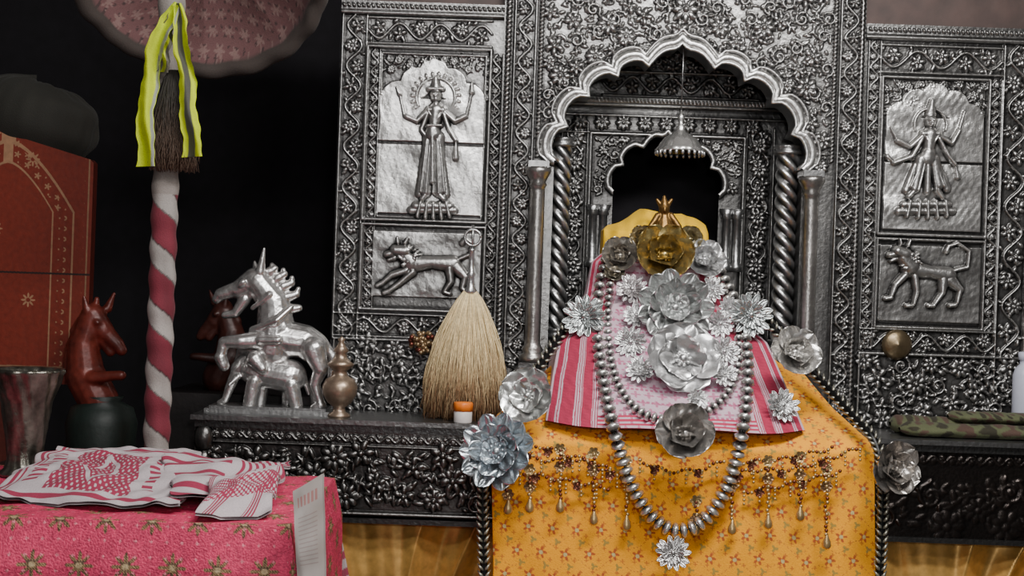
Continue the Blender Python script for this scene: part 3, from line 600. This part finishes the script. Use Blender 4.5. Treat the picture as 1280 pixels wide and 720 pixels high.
# ---------- boss, camouflage cloth, bottle on the right
b=MB(); p=P(1122,431,-.02);k=K(0); b.lathe(p,[(0,-6*k),(18*k,-6*k),(19*k,-3*k),(15*k,0),(9*k,2*k),(0,5*k)],(.16,.12,.07),36,axis=(0,-1,0)); b.lathe(p,[(19*k,-6*k),(19*k,-.012-6*k),(0,-.014-6*k)],(.2,.15,.08),36,axis=(0,-1,0)); b.obj('brass_boss',M_brass)
b=MB(); 
for (x0,x1,zo,yo,rx,rz,sd) in ((1118,1262,11,-.12,.06,11,1),(1130,1340,9,-.22,.05,9,2),(1190,1330,24,-.15,.05,7,3)):
    k=K(yo); U,V=np.meshgrid(np.linspace(0,1,120),np.linspace(0,2*np.pi,40,endpoint=False),indexing='ij')
    p=AB(x0,500,yo);q=AB(x1,500,yo); X=p[0]+(q[0]-p[0])*U; pin=np.clip(np.minimum(U,1-U)*18,0.05,1)**.5; w_=1+.12*nz(U*30,V*2,sd,5,1)
    Y=yo+rx*np.cos(V)*pin*w_; Z=ZL+zo*k+rz*k*np.sin(V)*pin*w_
    n_=nz(U*40,V*2.2,sd+5,6,1); c_=np.where((n_>.22)[...,None],[.03,.026,.014],np.where((n_<-.2)[...,None],[.08,.045,.032],[.095,.105,.05])); b.grid(np.stack([X,Y,Z],-1),c_,wc=True)
b.obj('camouflage_cloth',M_cloth)
vase('white_plastic_bottle',1279,-.08,[(0,0),(13,0),(14,3),(14,55),(11,64),(6,69),(6,74),(8,75),(8,84),(0,85)],(.5,.52,.62),M_plastic,zb=ZL+.05)
b=MB(); p=P(1279,510,-.1); b.box((p[0]-.05,-.05-.1,ZL),(p[0]+.09,-.02,ZL+.05),(.05,.04,.03)); b.obj('wooden_block',M_paint,False)
# ---------- pole with ribbons, sash, whisk
pole=empty('ribbon_wrapped_pole'); yp=-.575;k=K(yp);p=P(201,400,yp)
ztop=AB(200,-40,yp)[2]; hs=np.linspace(0,ztop,700)
def cf(th,hh):
    ph=(th/(2*np.pi)+hh/.165)%1; w=(ph<.42)[...,None]; dirt=(1+.35*nz(th*3,hh*40,3,7,1))[...,None]
    c_=np.where(w,np.array([.34,.31,.29]),np.array([.17,.02,.035])); z0=AB(0,258,yp)[2]; tp=(hh>z0)[...,None]
    seam=((ph<.03)|(abs(ph-.42)<.02))[...,None]
    c_=np.where(seam,c_*.35,c_); return np.where(tp,np.array([.26,.23,.21]),c_)*dirt
prof=[((16+1.1*math.sin(h_*38*2))*k,h_) for h_ in hs]
MB().lathe([p[0],yp,0],prof,None,64,cf=cf).obj('shaft',M_cloth,parent=pole)
whisk((218,88),(216,212),yp-.06,6,29,1100,(.022,.018,.013),(.10,.06,.04),8,fz=.009).obj('hair_tassel',M_hair,parent=pole)
def ribbon(mb,pts,w,y0,col,col2,wid=(.45,.95,1),band=(-.28,.28)):
    q=spl(smoothpath([(a,c) for a,c in pts]),80); U=np.linspace(-1,1,17); V=[];C=[]
    for i,(x_,y_) in enumerate(q):
        t=i/79; a=q[min(79,i+1)]-q[max(0,i-1)]; a/=np.hypot(*a); n=np.array([-a[1],a[0]])
        ww=w*np.interp(t,[0,.12,1],wid)*(1+.08*math.sin(i*.33)+.05*math.sin(i*.8))
        V.append([P(x_+n[0]*u*ww+1.5*math.sin(i*.2),y_+n[1]*u*ww,y0-.015*math.sin(i*.13)+.012*math.sin(u*3+i*.09)) for u in U]); C.append([col2 if band[0]<u<band[1] else col for u in U])
    mb.grid(np.array(V),np.array(C))
b=MB(); ye=(.55,.66,.006)
ribbon(b,[(222,4),(200,40),(189,85),(184,130),(181,170),(182,208)],11,yp-.10,ye,(.30,.31,.27),(.4,.95,1),(-.95,-.62))
ribbon(b,[(222,4),(225,45),(232,85),(236,130),(240,196)],11,yp-.11,ye,(.08,.08,.065),(.4,.8,1.1),(-.35,.45))
ribbon(b,[(216,10),(208,50),(203,90)],7,yp-.085,(.14,.13,.10),ye,(.4,.9,1))
b.obj('fluorescent_sash',M_cloth,parent=pole)
# ---------- umbrella at upper left
R=170*K(-.5); c_=P(243,-36,-.35); n=Vector((0.03,-.70,-.72)).normalized()
q=np.array(Vector((0,0,1)).rotation_difference(n).to_matrix()); t=np.linspace(0,2*np.pi,480,endpoint=False)
pr=[(1.0,-.14),(1.03,-.06),(1.02,0),(.99,.02),(.95,.022),(.92,.01),(.91,-.01),(.90,-.03)]+[(.89*math.cos(a),-.04-.3*math.sin(a)) for a in np.linspace(0,1.57,60)]
pr=np.array(pr); ed=(pr[:,0:1]>.895); r=pr[:,0:1]*(1+.006*np.cos(23*t+2*np.sin(3*t))*ed); hh=pr[:,1:2]+.010*np.cos(17*t+1)*ed-.035*abs(np.sin(4*t))*(~ed)
V=np.stack([R*r*np.cos(t),R*r*np.sin(t),R*hh+0*t],-1)@q.T+c_
cc=np.where(ed[...,None]*np.ones((1,480,1))>0,np.array([.05,.038,.033]),np.array([.135,.062,.062]))
rr_=pr[:,0:1]*np.ones((1,480)); f,_q=flo(rr_*np.cos(t),rr_*np.sin(t),.13,.048,6); cc[(f<1)&(~ed)]=(.20,.12,.11)
f,_q=flo(rr_*np.cos(t)+.06,rr_*np.sin(t),.065,.014,4); cc[(f<1)&(~ed)]=(.055,.03,.03)
MB().grid(V,cc,wc=True).obj('fabric_umbrella',M_cloth)
# ---------- red painted panel + dark sack, upper left
b=MB(); ypn=-.30; A=np.linspace(-80,112,500); Bn=np.linspace(0,1,520); UA,UB=np.meshgrid(A,Bn)
topB=np.interp(UA,[-80,0,108,112],[150,188,218,222]); BB=topB+(500-topB)*UB; k=K(ypn)
V=np.stack([(UA-640)*k,ypn+0*UA,ZC-(BB-360)*k],-1); col=np.ones(V.shape)*np.array([.17,.019,.008])  # base red lowered to carry the light falloff at upper left
cream=np.array([.32,.17,.09])
def archd(off):
    w=84-off; xx=abs(UA-5); top=198+off; side=abs(xx-w); ysp=285
    return np.where(BB>ysp,side,abs((np.clip(xx/w,0,2))**1.6-( (BB-top)/(ysp-top)).clip(0,9))*38)
col[(archd(0)<1.1)|(archd(26)<1.0)]=cream
f,rr=flo(UA+3,BB,13,4.6,5,0); col[(f<1)&(archd(13)<5)]=cream
f,rr=flo(UA+8,BB,88,9,8); col[(f<1)&(rr>.3)&(archd(30)>3)&(abs(UA-5)<50)]=cream
f,rr=flo(UA,BB,14,3.2,4,0); col[(f<1)&(abs(UA-98)<4)]=cream
col[(UA>106)&(UA<108)]=cream*.8; col[(abs(BB-362)<1.2)]=(.02,.008,.006); col[(BB>478)&(BB<481)]=cream*.7
b.grid(V,col); b.grid(V+[0,.04,0],col*.3)
for e in (V[:,-1],V[0],V[:,0]): b.grid(np.stack([e,e+[0,.04,0]]),(.08,.010,.006))
pz=AB(0,500,ypn)[2]; b.box(((-80-640)*k,ypn+.005,0),(-1.43,ypn+.04,pz),(.08,.012,.007))
b.obj('red_painted_panel',M_paint,False)
b=MB(); c_=P(44,152,-.2);k=K(-.2); PP,TT=np.meshgrid(np.linspace(0,np.pi,60),np.linspace(0,2*np.pi,140,endpoint=False),indexing='ij'); rn=1+.07*nz(PP*5,TT*3,7,6,1)+.03*nz(PP*3,TT*12,8,6,1)
V=np.stack([np.sin(PP)**.8*np.cos(TT)*80*k*rn,np.sin(PP)*np.sin(TT)*.12*rn,-np.cos(PP)*52*k*rn-.02*np.cos(TT)],-1)+c_
b.grid(V,(.016,.015,.011),wc=True).obj('dark_cloth_bundle',M_cloth)  # cloth colour darkened further for the upper-left light falloff
# ---------- pink table, cloths, pot, paper
ZT=.828; YF=-1.42; XR=-.455; YB=-.64; XL=-1.55
tb=empty('offering_table')
b=MB(); b.box((XL,YF+.03,ZT-.03),(XR-.03,YB-.01,ZT-.008),(.1,.05,.03))
for x_ in (XL+.04,XR-.10):
    for y_ in (YF+.07,YB-.09): b.box((x_,y_,0),(x_+.05,y_+.05,ZT-.03),(.1,.05,.03))
b.obj('frame',M_paint,False,parent=tb)
nu,nv=800,620
tot=(YB-YF)+ (ZT-.05); s_=np.linspace(0,tot,nv)[:,None]; U=np.linspace(0,1,nu)[None]; 
lenx=(XR-XL)+.45; xs=U*lenx; side=np.clip(xs-(XR-XL),0,None)
topd=(YB-YF); f_=np.clip(s_-topd,0,None)
X=XL+np.minimum(xs,XR-XL)+0*s_; Y=YB-np.minimum(s_,topd)+0*X; Z=ZT-f_-0*X
Z=np.where(side>0,np.minimum(Z,ZT-side),Z)
wv=nz(X*16,Z*3,81,6,1); Y=Y-(.024*wv+.022)*np.clip(f_*10,0,1)*(1-.4*np.clip(side*20,0,1)); X=X+np.where(side>0,.02*np.clip(side*10,0,1)+.012*nz(Y*16,Z*3,82,5,1)*np.clip(side*10,0,1),0)
Z=Z+.006*nz(X*30,Y*30,83,6,1)*(f_==0)*(side==0)
nn=nz(xs*260+s_*0,s_*260+xs*0,84,8,1)+.6*nz(xs*40+s_*0,s_*40+xs*0,85,8,1)
col=np.ones((nv,nu,3))*np.array([.72,.055,.14])*(1+.28*nn)[...,None]
f,rr=flo(xs+.03,s_+.055,.098,.031,8); gl=(np.sin(xs*1100)*np.sin(s_*1100)>.2)
col[(f<1)]=(.11,.06,.035); col[(f<1)&gl]=(.42,.27,.12); col[(f<1)&(rr<.22)]=(.45,.33,.18)
f,rr=flo(xs+.03,s_+.01,.0327,.0042,4,0); col[(f<1)]=(.85,.24,.30)
MB().grid(np.stack([X,Y,Z],-1),col).obj('pink_sequin_cover',M_sequin,parent=tb)
def gam(mb,c,z4,nu,nv,seed,amp,pat):
    c=[G(*q,z_) for q,z_ in zip(c,z4)]; U,V=np.meshgrid(np.linspace(0,1,nu),np.linspace(0,1,nv))
    W=(c[0][None,None]*((1-U)*(1-V))[...,None]+c[1]*(U*(1-V))[...,None]+c[2]*(U*V)[...,None]+c[3]*((1-U)*V)[...,None])
    W[...,2]+=amp*(nz(W[...,0]*22,W[...,1]*22,seed,7,1)+.35*nz(W[...,0]*70,W[...,1]*50,seed+1,6,1))+amp*.8*np.sin(np.pi*V)*np.sin(np.pi*U)**.3
    W[...,0]+=.014*nz(W[...,1]*30,U*3,seed+2,4,1); W[...,1]+=.03*nz(W[...,0]*14,V*2,seed+3,4,1)
    W[...,2]=np.maximum(W[...,2],ZT+.008)
    ww=np.array([.56,.49,.51]);rd=np.array([.34,.03,.075]); col=np.ones(W.shape)*ww
    col[pat(U,V)]=rd; mb.grid(W,col); mb.grid(W-[0,0,.006],ww*.7)
b=MB()
gam(b,[(78,556),(248,566),(225,632),(-25,618)],[ZT+.075,ZT+.06,ZT+.02,ZT+.02],420,300,91,.022,
    lambda U,V:(((U>.26)&(U<.70))&(V>.25)&(V<.88)&((np.sin(U*190+V*30)*np.sin(V*110)>-.45))&~((abs(abs(U-.48)*2.2+abs(V-.56)-.22)<.03)))|((U>.12)&(U<.2)&(np.sin(V*130)>0)&(V>.3)&(V<.8))|((U>.76)&(U<.82)&(np.sin(V*130)>0)&(V>.2)&(V<.8))|(np.abs(V-.12)<.022)|(np.abs(V-.18)<.008)|(np.abs(V-.93)<.018)|(np.abs(U-.05)<.01)|(np.abs(U-.08)<.006))
gam(b,[(205,568),(368,580),(325,622),(215,622)],[ZT+.07,ZT+.05,ZT+.03,ZT+.03],300,200,97,.024,
    lambda U,V:((np.sin(V*40)>.55)&(U<.55))|((U>.62)&(np.sin(U*110)>.1)))
gam(b,[(262,600),(352,582),(338,640),(248,640)],[ZT+.06,ZT+.06,ZT+.02,ZT+.02],260,260,103,.026,
    lambda U,V:((U+V*.4)%.5<.16)&(np.sin((U+V*.4)*140)>-.3)|((V>.35)&(V<.8)&(np.sin(U*90)*np.sin(V*120)>-.1)))
b.obj('folded_gamosa',M_cloth)
U,V=np.meshgrid(np.linspace(0,1,160),np.linspace(0,1,160)); p0=P(396,655,-.58);p1=P(456,690,-.58)
X=p0[0]+(p1[0]-p0[0])*(U*(.5+.9*V)); Z=p0[2]-V*.5-.04*U; Y=-.58+.02*np.sin(U*14+V*2)-.01*V
c_=np.ones(X.shape+(3,))*[.44,.37,.38]; c_[(np.sin(V*70+U*8)>.1)&(V<.9)]=(.30,.04,.08)
MB().grid(np.stack([X,Y,Z],-1),c_).obj('hanging_gamosa',M_cloth)
b=MB(); U,V=np.meshgrid(np.linspace(0,1,80),np.linspace(0,1,120)); p00=P(366,614,-1.50);p10=P(403,592,-1.44);p01=P(372,735,-1.50);p11=P(406,735,-1.47)
W=p00*((1-U)*(1-V))[...,None]+p10*(U*(1-V))[...,None]+p01*((1-U)*V)[...,None]+p11*(U*V)[...,None]; W[...,1]-=.012*np.sin(np.pi*U)+.006*nz(U*9,V*9,5,4,1)
c_=np.ones(W.shape)*[.38,.34,.32]; c_[(V>.1)&(V<.2)&(U>.15)&(U<.85)&(np.sin(U*50)>-.3)]=(.36,.18,.17); c_[(V>.28)&(V<.8)&(np.sin(V*150)>.5)&(U>.15)&(U<.8)]=(.28,.22,.21)
b.grid(W,c_); b.grid(W+[0.002,.012,0],c_*.8); b.obj('printed_paper_packet',M_plastic)
y=-.84;k=K(y);p=P(30,600,y); b=MB()
pr=[(0,0),(30,0),(31,4),(24,10),(21,20),(22,35),(26,60),(29,80),(30,92),(33,100),(40,116),(42,126),(45,130),(44,134),(40,133),(37,126),(26,104),(0,98)]
b.lathe([p[0],y,ZT+.004],[(a*k,c*k) for a,c in pr],None,90,lobes=14,amp=.035,twist=40,cf=lambda th,hh:(.10+.18*np.clip(.5+nz(th*6,hh*160,4,6,1),0,1))[...,None]*np.array([1,.95,.8])); b.obj('silver_urn',M_silver)
# ---------- lights, world, camera
def area(name,loc,tgt,sx_,sy_,e,c=(1,1,1)):
    l_=bpy.data.lights.new(name,'AREA'); l_.shape='RECTANGLE'; l_.size=sx_; l_.size_y=sy_; l_.energy=e; l_.color=c
    o=bpy.data.objects.new(name,l_); bpy.context.collection.objects.link(o); o.location=loc
    o.rotation_euler=(Vector(tgt)-Vector(loc)).to_track_quat('-Z','Y').to_euler()
area('ceiling_tube_light',(.9,-2.3,3.1),(.5,0,1.25),1.3,.25,78,(1,.98,.95))
area('ceiling_tube_light_b',(-.2,-3.2,2.9),(.1,0,1.1),1.0,.25,30,(1,.98,.97))
area('front_fill_light',(.15,-4.5,1.65),(.35,0,1.15),.2,.2,20,(1,.99,.97))  # added front fill beside the camera, gives highlights on front-facing metal
w=bpy.data.worlds.new('w'); bpy.context.scene.world=w; w.use_nodes=True; w.node_tree.nodes['Background'].inputs[0].default_value=(.9,.87,.85,1); w.node_tree.nodes['Background'].inputs[1].default_value=.24
cam=bpy.data.cameras.new('camera'); cam.lens=50; cam.sensor_width=36; co=bpy.data.objects.new('camera',cam); bpy.context.collection.objects.link(co)
co.matrix_world=Matrix.Translation((0,-D,ZC))@Matrix.Rotation(math.pi/2,4,'X')@Matrix.Rotation(TH,4,'Z'); bpy.context.scene.camera=co
